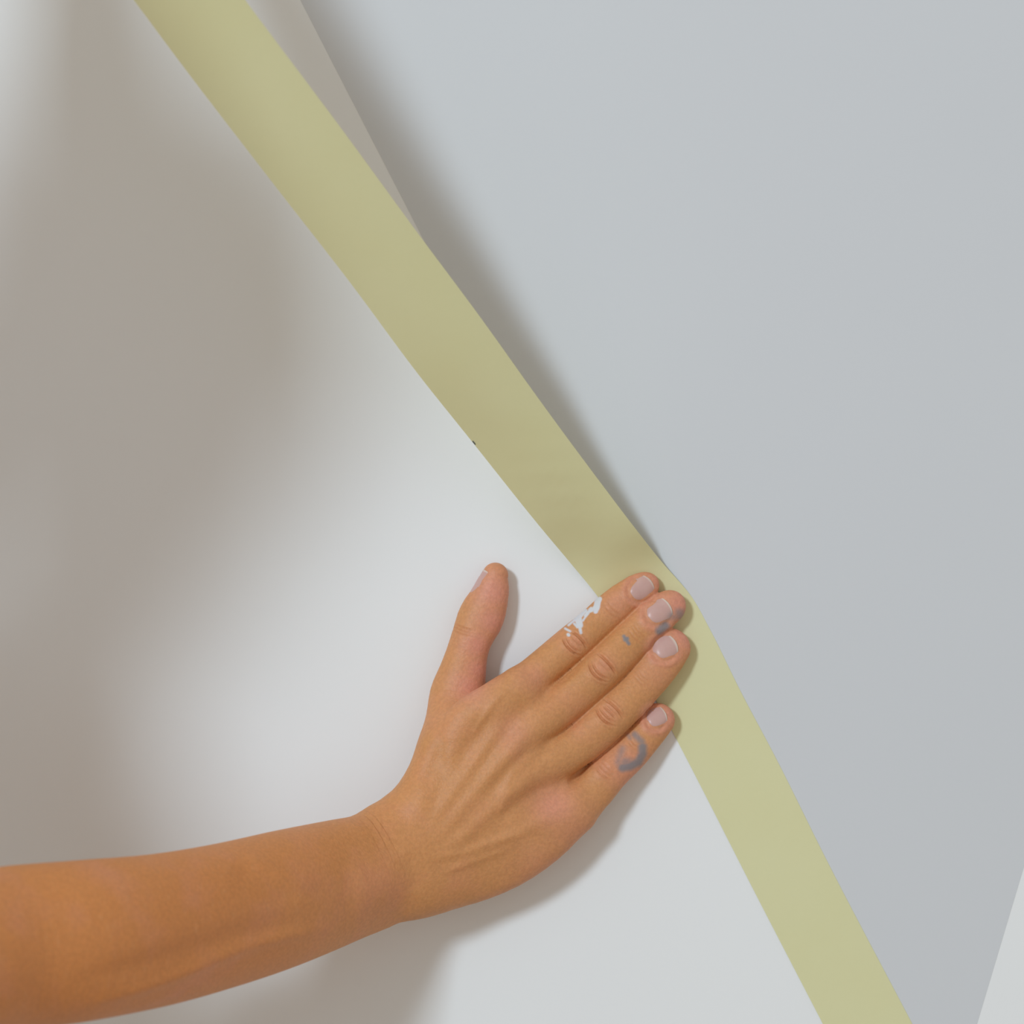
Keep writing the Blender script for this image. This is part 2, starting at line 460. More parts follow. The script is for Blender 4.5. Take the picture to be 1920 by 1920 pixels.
def surface_nets(fn, lo, hi, vox, coarse=8, thr=1.7):
    lo = np.asarray(lo, float)
    n = (np.ceil((np.asarray(hi) - lo) / vox / coarse).astype(int)) * coarse
    nb = n // coarse
    # coarse look
    g = [lo[i] + (np.arange(nb[i]) + 0.5) * coarse * vox for i in range(3)]
    CX = np.stack(np.meshgrid(*g, indexing='ij'), -1).reshape(-1, 3)
    cd = np.concatenate([fn(c) for c in np.array_split(CX, max(1, len(CX) // 200000))])
    near = np.abs(cd) < coarse * vox * thr
    V = np.repeat(np.repeat(np.repeat(np.where(cd < 0, -1.0, 1.0).astype(np.float32).reshape(nb), coarse, 0), coarse, 1), coarse, 2)
    bi = np.argwhere(near.reshape(nb))
    off = np.stack(np.meshgrid(*[np.arange(coarse)] * 3, indexing='ij'), -1).reshape(-1, 3)
    for ch in np.array_split(bi, max(1, len(bi) * coarse**3 // 400000)):
        ii = (ch[:, None, :] * coarse + off[None]).reshape(-1, 3)
        V[ii[:, 0], ii[:, 1], ii[:, 2]] = fn(lo + ii * vox)
    sg = V < 0
    # active cells
    acc = np.zeros(np.array(V.shape) - 1, np.int8)
    for dx in (0, 1):
        for dy in (0, 1):
            for dz in (0, 1):
                acc += sg[dx:V.shape[0] - 1 + dx, dy:V.shape[1] - 1 + dy, dz:V.shape[2] - 1 + dz]
    act = np.argwhere((acc > 0) & (acc < 8))
    im = np.full(acc.shape, -1, np.int32)
    im[act[:, 0], act[:, 1], act[:, 2]] = np.arange(len(act))
    ps = np.zeros((len(act), 3)); cn = np.zeros(len(act))
    cor = [(a, b, c) for a in (0, 1) for b in (0, 1) for c in (0, 1)]
    for ax in range(3):
        for c0 in cor:
            if c0[ax]: continue
            c1 = list(c0); c1[ax] = 1
            v0 = V[act[:, 0] + c0[0], act[:, 1] + c0[1], act[:, 2] + c0[2]]
            v1 = V[act[:, 0] + c1[0], act[:, 1] + c1[1], act[:, 2] + c1[2]]
            m = (v0 < 0) != (v1 < 0)
            t = np.where(m, v0 / np.where(m, v0 - v1, 1), 0)
            q = np.tile(np.array(c0, float), (len(act), 1)); q[:, ax] = t
            ps[m] += q[m]; cn[m] += 1
    verts = lo + (act + ps / cn[:, None]) * vox
    faces = []
    for ax in range(3):
        b, c = (ax + 1) % 3, (ax + 2) % 3
        sl0 = [slice(None)] * 3; sl1 = [slice(None)] * 3
        sl0[ax] = slice(0, -1); sl1[ax] = slice(1, None)
        s0, s1 = sg[tuple(sl0)], sg[tuple(sl1)]
        e = np.argwhere(s0 != s1)
        e = e[(e[:, b] > 0) & (e[:, c] > 0) & (e[:, b] < V.shape[b] - 1) & (e[:, c] < V.shape[c] - 1)]
        db = np.zeros(3, int); db[b] = 1
        dc = np.zeros(3, int); dc[c] = 1
        g_ = lambda q: im[q[:, 0], q[:, 1], q[:, 2]]
        q = np.stack([g_(e - db - dc), g_(e - dc), g_(e), g_(e - db)], 1)
        fl = s0[e[:, 0], e[:, 1], e[:, 2]]
        q[~fl] = q[~fl][:, ::-1]
        faces.append(q)
    faces = np.vstack(faces)
    return verts, faces[(faces >= 0).all(1)]

def quads_to_mesh(name, verts, faces):
    me = bpy.data.meshes.new(name)
    nv_, nf = len(verts), len(faces)
    me.vertices.add(nv_); me.loops.add(nf * 4); me.polygons.add(nf)
    me.vertices.foreach_set('co', verts.astype(np.float32).ravel())
    me.loops.foreach_set('vertex_index', faces.astype(np.int32).ravel())
    me.polygons.foreach_set('loop_start', np.arange(nf, dtype=np.int32) * 4)
    me.update(calc_edges=True)
    me.validate()
    return me

def get_co(me):
    a = np.zeros(len(me.vertices) * 3, np.float32); me.vertices.foreach_get('co', a)
    return a.reshape(-1, 3).astype(float)
def get_no(me):
    a = np.zeros(len(me.vertices) * 3, np.float32); me.vertices.foreach_get('normal', a)
    return a.reshape(-1, 3).astype(float)

XCUT = -0.236        # elbow: the finely built arm begins here, the coarser body ends here
VOX = 0.00085
def fine_fn(X):
    return np.maximum(arm_sdf(X), XCUT - X[:, 0])
av, af = surface_nets(fine_fn, (XCUT - 0.004, -0.290, 1.090), (0.103, 0.003, 1.345), VOX, 8, 1.3)
def refine(v, f):
    """each quad into four"""
    n = len(v)
    e = np.stack([f, np.roll(f, -1, axis=1)], -1).reshape(-1, 2)
    e.sort(axis=1)
    key = e[:, 0].astype(np.int64) * n + e[:, 1]
    uk, inv = np.unique(key, return_inverse=True)
    em = (v[uk // n] + v[uk % n]) / 2
    fc = v[f].mean(1)
    ei = n + inv.reshape(-1, 4)
    ci = n + len(uk) + np.arange(len(f))
    q = [np.stack([f[:, k], ei[:, k], ci, ei[:, k - 1]], 1) for k in range(4)]
    return np.vstack([v, em, fc]), np.vstack(q)
av, af = refine(av, af)
me2 = quads_to_mesh('arm', av, af)
co = get_co(me2); no = get_no(me2)
# pull the refined vertices back on to the surface
near_ = np.where(co[:, 0] > -0.075)[0]            # the hand; the forearm is smooth enough already
d = np.concatenate([fine_fn(c) for c in np.array_split(co[near_], 4)])
co[near_] -= no[near_] * np.clip(d, -0.0006, 0.0006)[:, None]
me2.vertices.foreach_set('co', co.astype(np.float32).ravel()); me2.update()
no = get_no(me2)

# ---- surface detail: tendons, veins, creases (heights in metres along the normal)
U_, V_ = pix(co)
fac = np.clip(-no[:, 1] * 1.6, 0, 1)         # back of the hand
disp = np.zeros(len(co))
pinkv = np.zeros(len(co)); dark = np.zeros(len(co))
pw = np.zeros(len(co)); pg = np.zeros(len(co))

def polydist(pts, win=60):
    """distance in px to a polyline, and position 0..1 along it"""
    pts = np.asarray(pts, float)
    lo_, hi_ = pts.min(0) - win, pts.max(0) + win
    sel = np.where((U_ > lo_[0]) & (U_ < hi_[0]) & (V_ > lo_[1]) & (V_ < hi_[1]) & (no[:, 1] < 0.15))[0]
    q = np.c_[U_[sel], V_[sel]]
    best = np.full(len(sel), 1e9); pos = np.zeros(len(sel))
    L = np.r_[0, np.cumsum(np.linalg.norm(np.diff(pts, axis=0), axis=1))]
    for i in range(len(pts) - 1):
        e = pts[i + 1] - pts[i]; t = np.clip(((q - pts[i]) @ e) / (e @ e), 0, 1)
        dd = np.linalg.norm(q - pts[i] - t[:, None] * e, axis=1)
        m = dd < best; best[m] = dd[m]; pos[m] = (L[i] + t[m] * (L[i + 1] - L[i])) / L[-1]
    return sel, best, pos

def ridge(pts, amp, sig, smoothpts=True, taper=0.22, dk=0.0, pk=0.0):
    pts = np.asarray(pts, float)
    if smoothpts and len(pts) > 2:
        pts = catmull(np.c_[pts, np.zeros(len(pts))], 24)[:, :2]
    sel, dd, pos = polydist(pts, sig * 4)
    w = np.exp(-(dd / sig) ** 2) * np.clip(pos / taper, 0, 1) * np.clip((1 - pos) / taper, 0, 1)
    disp[sel] += amp * w * fac[sel]
    dark[sel] = np.maximum(dark[sel], dk * w)
    pinkv[sel] = np.maximum(pinkv[sel], pk * w)

mm = 0.001
# clefts where neighbouring fingers part
ridge([(1034, 1290), (1062, 1268), (1098, 1233)], -0.9 * mm, 7.0, taper=0.3)
ridge([(1040, 1388), (1070, 1362), (1105, 1330)], -0.4 * mm, 6.0, taper=0.3)
ridge([(1058, 1490), (1080, 1458), (1112, 1424)], -0.8 * mm, 7.0, taper=0.3)
# extensor tendons and the hollows between them
ridge([(800, 1555), (860, 1470), (915, 1395), (960, 1325)], 1.0 * mm, 13)
ridge([(815, 1580), (880, 1500), (950, 1420), (1000, 1365)], 0.9 * mm, 13)
ridge([(825, 1605), (900, 1540), (965, 1480), (1020, 1430)], 0.9 * mm, 13)
ridge([(835, 1630), (920, 1588), (1000, 1548), (1050, 1520)], 0.8 * mm, 13)
ridge([(850, 1440), (895, 1375), (925, 1335)], -1.0 * mm, 14)
ridge([(880, 1465), (930, 1400), (975, 1350)], -0.7 * mm, 11)
ridge([(905, 1500), (960, 1440), (1010, 1395)], -0.7 * mm, 11)
ridge([(930, 1545), (985, 1500), (1035, 1470)], -0.8 * mm, 12)
# veins
ridge([(930, 1500), (948, 1475), (962, 1448), (985, 1425), (1000, 1405)], 0.42 * mm, 8)
ridge([(935, 1530), (945, 1500), (955, 1480), (950, 1468)], 0.35 * mm, 7)
ridge([(880, 1390), (905, 1350), (925, 1318), (955, 1290)], 0.6 * mm, 7)
ridge([(800, 1610), (860, 1600), (930, 1575), (985, 1560)], 0.7 * mm, 8)
ridge([(820, 1640), (890, 1615), (960, 1590)], 0.5 * mm, 7)
# wrist: anatomical snuffbox hollow, dip beyond the ulna, bend creases
ridge([(790, 1480), (815, 1430), (835, 1380)], -1.0 * mm, 16)
ridge([(760, 1600), (772, 1628), (778, 1655), (770, 1675)], -1.1 * mm, 18)
ridge([(712, 1512), (716, 1540), (722, 1570)], -0.12 * mm, 2.2, dk=0.35)
ridge([(728, 1560), (740, 1600), (748, 1625)], -0.08 * mm, 3.0, dk=0.2)
ridge([(450, 1600), (520, 1640), (600, 1665)], 1.0 * mm, 16)
ridge([(430, 1625), (480, 1655), (560, 1690)], -1.0 * mm, 22)
# forearm muscle edge along the underside
ridge([(150, 1890), (320, 1835), (480, 1770), (640, 1735)], 1.4 * mm, 12)
ridge([(120, 1850), (300, 1800), (470, 1745), (620, 1715)], -1.2 * mm, 22)

def knuckle(cx, cy, ang, w, h, lines, depth=1.2, sig=1.8):
    """lens of skin folds over a finger joint; ang = finger direction, w across, h along"""
    ca, sa = math.cos(ang), math.sin(ang)
    f = lambda s, t: (cx + ca * s - sa * t, cy + sa * s + ca * t)
    ts = np.linspace(-1, 1, 13)
    for (off, bow, dep, span) in lines:
        ridge([f(off + bow * (1 - t * t) , t * w * span) for t in ts], -dep * depth * mm, sig, False, 0.25, dk=0.75 * dep)
        ridge([f(off + bow * (1 - t * t) + 5.0 * np.sign(off + bow + .01), t * w * span) for t in ts], 0.45 * dep * depth * mm, sig * 1.3, False, 0.3)
    # slight puff of the whole knuckle
    sel, dd, _ = polydist([f(-3, 0), f(3, 0)], 60)
    g = np.exp(-(dd / (w * 0.8)) ** 2)
    disp[sel] += 0.25 * mm * g * fac[sel]
    pinkv[sel] = np.maximum(pinkv[sel], 0.45 * g)

aI = math.atan2(-93, 100); aM = math.atan2(-97, 108); aR = math.atan2(-112, 112); aP = math.atan2(-90, 90)
LN = [(-8, -7, 1.0, 1.05), (9, 4, 1.0, 1.0), (-3, -5, 0.75, 0.85), (4, 0, 0.5, 0.7)]
knuckle(1078, 1206, aI, 25, 20, LN)
knuckle(1129, 1253, aM, 28, 22, [(-8, -11, 1.0, 1.05), (11, 4, 1.1, 1.05), (-4, -7, 0.9, 0.9), (5, 0, 0.4, 0.6)])
knuckle(1142, 1337, aR, 27, 22, [(-8, -9, 0.9, 1.05), (11, 4, 1.0, 1.05), (-4, -4, 0.8, 0.85), (2, 0, 0.8, 0.7), (7, 1, 0.6, 0.75)])
knuckle(1135, 1445, aP, 22, 18, [(-6, -4, 0.7, 1.0), (2, -3, 0.7, 1.0), (9, -2, 0.5, 0.9)], 0.6)
# finer creases over the end joints
def crease(cx, cy, ang, w, offs, dep):
    ca, sa = math.cos(ang), math.sin(ang)
    for o_ in offs:
        ridge([(cx + ca * (o_ - 3 * (1 - t * t)) - sa * t * w, cy + sa * (o_ - 3 * (1 - t * t)) + ca * t * w) for t in np.linspace(-1, 1, 9)],
              -dep * mm, 1.9, False, 0.3, dk=0.5)
crease(1146, 1147, aI, 20, (0, 9), 0.35)
crease(1195, 1190, aM, 22, (-5, 3, 9), 0.32)
crease(1203, 1272, aR, 20, (-5, 2, 8), 0.18)
crease(1188, 1398, aP, 18, (0, 6), 0.30)
crease(868, 1178, math.atan2(-94, 34), 26, (-8, -2, 4), 0.45)
for k_ in range(6):       # fine folds behind the middle and index knuckles
    ridge([(1040 + k_ * 4, 1236 + k_ * -4 + 0), (1046 + k_ * 4, 1243 - k_ * 4), (1056 + k_ * 4, 1250 - k_ * 4)], -0.13 * mm, 1.5, False, 0.3)

# groove round each nail
NAILS = [  # centre, direction of finger, half length, half width
    ('index', 1202, 1105, math.atan2(-64, 77), 27, 25),
    ('middle', 1235, 1148, math.atan2(-54, 84), 27, 27),
    ('ring', 1247, 1216, math.atan2(-46, 88), 26, 25),
    ('pinky', 1231, 1347, math.atan2(-45, 89), 22, 22)]
for nm, cx, cy, an, hl, hw_ in NAILS:
    ca, sa = math.cos(an), math.sin(an)
    s_ = (U_ - cx) * ca + (V_ - cy) * sa
    t_ = -(U_ - cx) * sa + (V_ - cy) * ca
    rr = np.sqrt((s_ / hl) ** 2 + (np.abs(t_) / hw_) ** 2)
    m = (rr < 1.8) & (no[:, 1] < 0)
    back_ = sstep(-s_, -hl * 0.7, 0)
    disp[m] += (-0.45 * mm * np.exp(-((rr[m] - 0.93) / 0.16) ** 2) * (0.25 + 0.75 * back_[m])
                + 0.45 * mm * np.exp(-((rr[m] - 1.25) / 0.18) ** 2) * back_[m])
    pinkv[m] = np.maximum(pinkv[m], 0.7 * np.exp(-((rr[m] - 1.1) / 0.5) ** 2))

co2 = co + no * disp[:, None]
co2[:, 1] = np.minimum(co2[:, 1], -0.0006)
me2.vertices.foreach_set('co', co2.astype(np.float32).ravel()); me2.update()

# ---- colour masks for the skin
# pink fingertips, palm side of the thumb, knuckles
def blob(cx, cy, r, amt):
    dd = np.hypot(U_ - cx, V_ - cy)
    pinkv[:] = np.maximum(pinkv, amt * np.exp(-(dd / r) ** 2))
for (cx, cy, r, a_) in ((1236, 1085, 34, .9), (1272, 1132, 36, 1.0), (1285, 1190, 40, 1.0), (1262, 1340, 34, 1.0),
                        (1160, 1130, 34, .55), (1235, 1260, 40, .35), (928, 1110, 44, 1.0), (925, 1165, 38, 1.0), (898, 1210, 36, 1.0), (900, 1255, 34, 1.0),
                        (880, 1285, 36, .9), (985, 1265, 26, .35), (1040, 1510, 45, .7), (960, 1375, 36, .4), (1000, 1270, 24, .4),
                        (1080, 1560, 60, .4), (1190, 1445, 50, .6), (1020, 1640, 60, .35)):
    blob(cx, cy, r, a_)
tan = sstep(-U_, -900, -350)        # forearm is browner than the hand

# white paint dried on the index finger (a smear with ragged edge), grey paint on middle, ring and little finger
def shape(polys, mask, soft=1.3, amt=1.0):
    for pts, r in polys:
        sel, dd, _ = polydist(pts, r + 6)
        mask[sel] = np.maximum(mask[sel], amt * (1 - sstep(dd, r - soft, r + soft)))
k9 = 200 / 1920.0
q9 = lambda *p: [(1020 + x * k9, 1120 + y * k9) for x, y in p]
shape([(q9((1000, 30), (960, 130), (930, 250)), 4.5), (q9((990, 60), (900, 190), (860, 230)), 3.0),
       (q9((860, 240), (780, 270), (740, 330)), 2.6), (q9((740, 240), (650, 290), (560, 400)), 4.2),
       (q9((610, 320), (620, 400), (640, 500)), 6.5), (q9((690, 270), (640, 330)), 5.5), (q9((970, 60), (945, 190)), 6.0), (q9((820, 230), (850, 200)), 3.0), (q9((640, 520), (655, 600), (662, 640)), 2.8),
       (q9((560, 400), (500, 450), (440, 500)), 2.2), (q9((380, 560), (430, 590), (470, 610)), 2.0), (q9((435, 670), (445, 680)), 3.0),
       (q9((700, 420), (740, 360), (800, 290)), 1.8), (q9((540, 470), (600, 540)), 2.0)], pw)
k3 = 220 / 1920.0
q3 = lambda *p: [(1100 + x * k3, 1050 + y * k3) for x, y in p]
q4 = lambda *p: [(1080 + x * k3, 1280 + y * k3) for x, y in p]
shape([(q3((1180, 1160), (1230, 1120), (1290, 1070)), 7)], pg, 5, 0.85)
shape([(q3((1520, 870), (1540, 910)), 9)], pg, 7, 0.6)
shape([(q3((1300, 950), (1400, 930), (1480, 930)), 6)], pg, 6, 0.45)
shape([(q3((610, 1250), (650, 1310), (690, 1370)), 3.2), (q3((630, 1300), (660, 1290)), 4)], pg, 2.5, 0.9)
shape([(q4((960, 850), (1010, 900), (1080, 970)), 6)], pg, 5, 0.7)
shape([(q4((1090, 1050), (1090, 1170), (1020, 1300), (880, 1370), (760, 1390)), 8)], pg, 5, 0.85)
shape([(q4((740, 1380), (690, 1300), (720, 1200), (760, 1080)), 6)], pg, 7, 0.5)
shape([(q4((860, 860), (880, 900)), 4)], pg, 4, 0.5)
shape([(q4((800, 1300), (900, 1330)), 9)], pg, 8, 0.6)

for nm, arr in (('pink', pinkv), ('tan', tan), ('fold', dark), ('white_paint', pw), ('grey_paint', pg)):
    at = me2.attributes.new(nm, 'FLOAT', 'POINT')
    at.data.foreach_set('value', arr.astype(np.float32))

# ---- skin material
def skin_mat():
    m, nt, b = new_mat('suntanned_skin')
    tc = node(nt, 'ShaderNodeTexCoord')
    def attr(n_):
        a = node(nt, 'ShaderNodeAttribute'); a.attribute_name = n_
        return a.outputs['Fac']
    n1 = node(nt, 'ShaderNodeTexNoise', Scale=70.0, Detail=4.0)
    nt.links.new(tc.outputs['Object'], n1.inputs['Vector'])
    n2 = node(nt, 'ShaderNodeTexNoise', Scale=600.0, Detail=3.0)
    nt.links.new(tc.outputs['Object'], n2.inputs['Vector'])
    c = mixc(nt, n1.outputs['Fac'], (0.595, 0.268, 0.094), (0.690, 0.318, 0.132))
    c = mixc(nt, attr('tan'), c, (0.675, 0.262, 0.080))
    n6 = node(nt, 'ShaderNodeTexNoise', Scale=38.0, Detail=3.0)
    nt.links.new(tc.outputs['Object'], n6.inputs['Vector'])
    r6 = node(nt, 'ShaderNodeMapRange'); r6.inputs['From Min'].default_value = 0.48; r6.inputs['From Max'].default_value = 0.72; r6.inputs['To Max'].default_value = 0.5
    nt.links.new(n6.outputs['Fac'], r6.inputs['Value'])
    c = mixc(nt, r6.outputs[0], c, (0.70, 0.285, 0.15))
    mp = node(nt, 'ShaderNodeMath', operation='MULTIPLY'); mp.inputs[1].default_value = 0.95
    nt.links.new(attr('pink'), mp.inputs[0])
    c = mixc(nt, mp.outputs[0], c, (0.725, 0.300, 0.205))
    mr = node(nt, 'ShaderNodeMapRange'); mr.inputs['From Min'].default_value = 0.35; mr.inputs['From Max'].default_value = 0.65
    mr.inputs['To Min'].default_value = 0.93; mr.inputs['To Max'].default_value = 1.05
    nt.links.new(n2.outputs['Fac'], mr.inputs['Value'])
    c = mixc(nt, 1.0, c, mr.outputs[0], 'MULTIPLY')
    mpg = node(nt, 'ShaderNodeMapping'); mpg.inputs['Scale'].default_value = (900, 500, 110); mpg.inputs['Rotation'].default_value = (0, 0.18, 0)
    nt.links.new(tc.outputs['Object'], mpg.inputs['Vector'])
    n5 = node(nt, 'ShaderNodeTexNoise', Scale=1.0, Detail=2.0)
    nt.links.new(mpg.outputs[0], n5.inputs['Vector'])
    r5 = node(nt, 'ShaderNodeMapRange'); r5.inputs['From Min'].default_value = 0.60; r5.inputs['From Max'].default_value = 0.80
    r5.inputs['To Max'].default_value = 0.30
    nt.links.new(n5.outputs['Fac'], r5.inputs['Value'])
    m5 = node(nt, 'ShaderNodeMath', operation='MULTIPLY')
    nt.links.new(r5.outputs[0], m5.inputs[0]); nt.links.new(attr('tan'), m5.inputs[1])
    c = mixc(nt, m5.outputs[0], c, (0.80, 0.42, 0.20))
    c = mixc(nt, attr('fold'), c, (0.585, 0.235, 0.095))  # crease mask: a slightly darker, redder tone laid into the folds
    c = mixc(nt, attr('grey_paint'), c, (0.225, 0.225, 0.245))
    c = mixc(nt, attr('white_paint'), c, (0.70, 0.69, 0.72))
    nt.links.new(c, b.inputs['Base Color'])
    b.inputs['Roughness'].default_value = 0.52
    b.inputs['Specular IOR Level'].default_value = 0.38
    b.inputs['Subsurface Weight'].default_value = 0.18
    b.inputs['Subsurface Radius'].default_value = (1.0, 0.35, 0.16)
    b.inputs['Subsurface Scale'].default_value = 0.0035
    vo = node(nt, 'ShaderNodeTexVoronoi', Scale=900.0)
    nt.links.new(tc.outputs['Object'], vo.inputs['Vector'])
    n3 = node(nt, 'ShaderNodeTexNoise', Scale=1100.0, Detail=3.0)
    nt.links.new(tc.outputs['Object'], n3.inputs['Vector'])
    ad = node(nt, 'ShaderNodeMath', operation='ADD')
    nt.links.new(vo.outputs['Distance'], ad.inputs[0]); nt.links.new(n3.outputs['Fac'], ad.inputs[1])
    bp = node(nt, 'ShaderNodeBump', Strength=0.28, Distance=0.00035)
    nt.links.new(ad.outputs[0], bp.inputs['Height'])
    nt.links.new(bp.outputs['Normal'], b.inputs['Normal'])
    return m
M_SKIN = skin_mat()

# ------------------------------------------------------------------ rest of the body (beyond the left edge of the picture)
def tube(pts, rad, cap=None, n=20, up=(0, -1, 0), flat=1.0):
    r = np.asarray(rad, float)
    return Chain(pts, r, r * flat, r * flat, cap or r[0], cap or r[-1], n, up)

SHR = np.array([-0.485, -0.41, 1.225]); SHL = np.array([-0.62, -0.36, 1.46])
HEAD = np.array([-0.437, -0.51, 1.640])
HL = rc - wdir * 0.02                                             # left hand at the roll
ELL = np.array([-0.35, -0.30, 1.585])
TX, TY = -0.61, -0.47
FW = np.array([.60, .80, 0]); RT = np.array([.80, -.60, 0])       # the person faces the wall, turned to the work
hp = lambda a_, b_, c_: HEAD + RT * a_ + FW * b_ + np.array([0, 0, c_])
UPR = Chain([SHR, (SHR + ELB) / 2 + np.array([0, -.01, -.008]), ELB], [.058, .048, .042], [.058, .048, .040], [.058, .048, .040], .05, .035, 16)
wl_ = HL + (ELL - HL) / np.linalg.norm(ELL - HL) * 0.085
ARML = Chain([SHL, (SHL + ELL) / 2, ELL, (ELL + wl_) / 2, wl_], [.058, .048, .041, .037, .026], [.058, .048, .041, .034, .020], [.058, .048, .041, .034, .020], .05, .02, 24)
ln_ = lambda z: max(0.0, z - 0.95) ** 2 * 0.45
TB = lambda f, z: (TX + FW[0] * f + ln_(z), TY + FW[1] * f, z)
TORSO = Chain([TB(-.05, .84), TB(-.05, .96), TB(-.03, 1.10), TB(-.01, 1.26), TB(.0, 1.38)],
              [.165, .150, .145, .155, .120], [.105, .10, .10, .11, .075], [.115, .095, .095, .10, .075], .08, .06, 24, up=tuple(-FW))
YOKE = Chain([SHR, np.array(TB(.02, 1.42)), SHL], [.055, .062, .055], [.055, .07, .055], [.055, .06, .055], .05, .05, 16)
NECK = tube([TB(.0, 1.39), tuple(hp(0, -.015, -.08))], [.056, .052], n=8)
SKULL = Chain([hp(0, -.012, -.03), hp(0, -.012, .035)], [.072, .076], [.080, .082], [.093, .092], .085, .078, 8, up=tuple(-FW))
JAW = Chain([hp(0, .045, -.085), hp(0, .035, -.03)], [.042, .058], [.035, .045], [.04, .06], .03, .03, 8, up=tuple(-FW))
NOSE = tube([hp(0, .088, -.005), hp(0, .104, -.042)], [.009, .013], n=6)
EARS = [tube([hp(s * .078, -.012, -.035), hp(s * .084, -.016, .012)], [.011, .016], n=6) for s in (-1, 1)]
LIPS = tube([hp(-.018, .083, -.075), hp(0, .088, -.074), hp(.018, .083, -.075)], [.005, .007, .005], n=8)
lg = lambda sd, f, z: (TX + RT[0] * sd + FW[0] * f, TY + RT[1] * sd + FW[1] * f, z)
LEGS = [Chain([lg(s * .085, -.05, .86), lg(s * .095, -.04, .48), lg(s * .10, -.06, .09)],
              [.088, .062, .040], [.088, .062, .040], [.088, .062, .040], .06, .03, 20) for s in (-1, 1)]
FEET = [Chain([lg(s * .10, -.08, .05), lg(s * .105, .02, .045), lg(s * .11, .11, .035)],
              [.036, .042, .034], [.035, .035, .024], [.035, .035, .024], .03, .03, 12, up=(0, 0, 1)) for s in (-1, 1)]
# left hand: palm against the side of the roll, fingers over its outside, thumb in the core
hd = (HL - wl_) / np.linalg.norm(HL - wl_)
side = wdir
palm_c = rc - wdir * (hw + 0.014)
PALML = Chain([wl_, wl_ * .45 + palm_c * .55 - rn * 0.0, palm_c], [.026, .038, .040], [.018, .015, .013], [.018, .015, .013], .015, .02, 12, up=tuple(wdir))
FING = []
ftan = np.cross(wdir, rn)
for k_, a_ in enumerate((-0.5, -0.05, 0.4, 0.85)):
    rd = -rn * math.sin(a_ + 1.2) + ftan * math.cos(a_ + 1.2) * (1 if hd @ ftan > 0 else -1)
    b0 = palm_c + rd * 0.030
    b1 = rc - wdir * (hw + .010) + rd * (RR + .008)
    b2 = rc - wdir * (hw - .014) + rd * (RR + .0098)
    b3 = rc - wdir * (hw - .030) + rd * (RR + .0088)
    FING.append(tube([b0, b1, b2, b3], [.0095, .009, .0082, .0070], n=16))
tb0 = palm_c + rn * 0.02
THL = tube([tb0, rc - wdir * (hw + .012) + rn * .018, rc - wdir * (hw - .010) + rn * .016, rc - wdir * (hw - .026) + rn * .015], [.013, .0105, .010, .008], n=16)

def body_sdf(X):
    mg = 0.06
    d = smin(TORSO(X, mg), YOKE(X, mg), 0.06)
    d = smin(d, NECK(X, mg), 0.03)
    hd_ = smin(SKULL(X, mg), JAW(X, mg), 0.03)
    for e in [NOSE, LIPS]: hd_ = smin(hd_, e(X, mg), 0.012)
    for e in EARS: hd_ = smin(hd_, e(X, mg), 0.01)
    d = smin(d, hd_, 0.02)
    d = smin(d, UPR(X, mg), 0.03)
    d = smin(d, np.maximum(FOREARM(X, mg), X[:, 0] - XCUT - 0.002), 0.012)
    d = smin(d, ARML(X, mg), 0.03)
    d = smin(d, PALML(X, mg), 0.02)
    for f in FING: d = smin(d, f(X, mg), 0.006)
    d = smin(d, THL(X, mg), 0.008)
    for f in LEGS: d = smin(d, f(X, mg), 0.03)
    for f in FEET: d = smin(d, f(X, mg), 0.03)
    return d
bv, bf = surface_nets(body_sdf, (-0.90, -0.72, -0.01), (-0.16, -0.10, 2.02), 0.006, 8, 1.6)
nA = len(me2.vertices)
mb = quads_to_mesh('body', bv, bf)
# arm and the rest of the body become one mesh
bm = bmesh.new(); bm.from_mesh(me2); bm.from_mesh(mb)
me3 = bpy.data.meshes.new('person')
bm.to_mesh(me3); bm.free()
me3.materials.append(M_SKIN)
me3.shade_smooth()
for p_nm in ('tan',):
    at = me3.attributes[p_nm]
    vals = np.zeros(len(me3.vertices), np.float32); at.data.foreach_get('value', vals)
    vals[nA:] = 1.0
    at.data.foreach_set('value', vals)
person = bpy.data.objects.new('person', me3)
COL.objects.link(person)
tag(person, 'person with tanned bare forearm and paint-flecked fingers pressing tape flat on the wall', 'person')

def shell(name, fn, lo, hi, vox, mat):
    v_, f_ = surface_nets(fn, lo, hi, vox, 8, 2.2)
    m_ = quads_to_mesh(name, v_, f_)
    m_.materials.append(mat); m_.shade_smooth()
    o = bpy.data.objects.new(name, m_); COL.objects.link(o); o.parent = person
    return o
def shirt_fn(X):
    mg = .06
    d = smin(TORSO(X, mg), YOKE(X, mg), 0.06)
    d = smin(d, UPR(X, mg), .03); d = smin(d, ARML(X, mg), .03)
    d = d - 0.008
    lr = ((X - SHR) @ (ELB - SHR)) / np.linalg.norm(ELB - SHR) - 0.17
    ll = ((X - SHL) @ (ELL - SHL)) / np.linalg.norm(ELL - SHL) - 0.17
    d = np.maximum(d, np.minimum(lr, X[:, 0] * 0 + 1) * ((X[:, 2] < 1.30) & (X[:, 0] > -0.46)) + -1.0 * ((X[:, 2] >= 1.30) | (X[:, 0] <= -0.46)))
    d = np.maximum(d, np.where(X[:, 2] > 1.47, ll, -1.0))
    nk = np.linalg.norm((X - np.array(TB(.01, 1.505))) * np.array([1, 1, .9]), axis=1)
    d = np.maximum(d, 0.075 - nk)
    return np.maximum(d, 0.82 - X[:, 2])
shell('shirt', shirt_fn, (-0.92, -0.76, 0.78), (-0.24, -0.20, 1.64), 0.006, M_SHIRT)
def trouser_fn(X):
    mg = .06
    d = TORSO(X, mg)
    for f in LEGS: d = smin(d, f(X, mg), .03)
    d = d - 0.006
    return np.maximum(np.maximum(d, X[:, 2] - 0.92), 0.085 - X[:, 2])
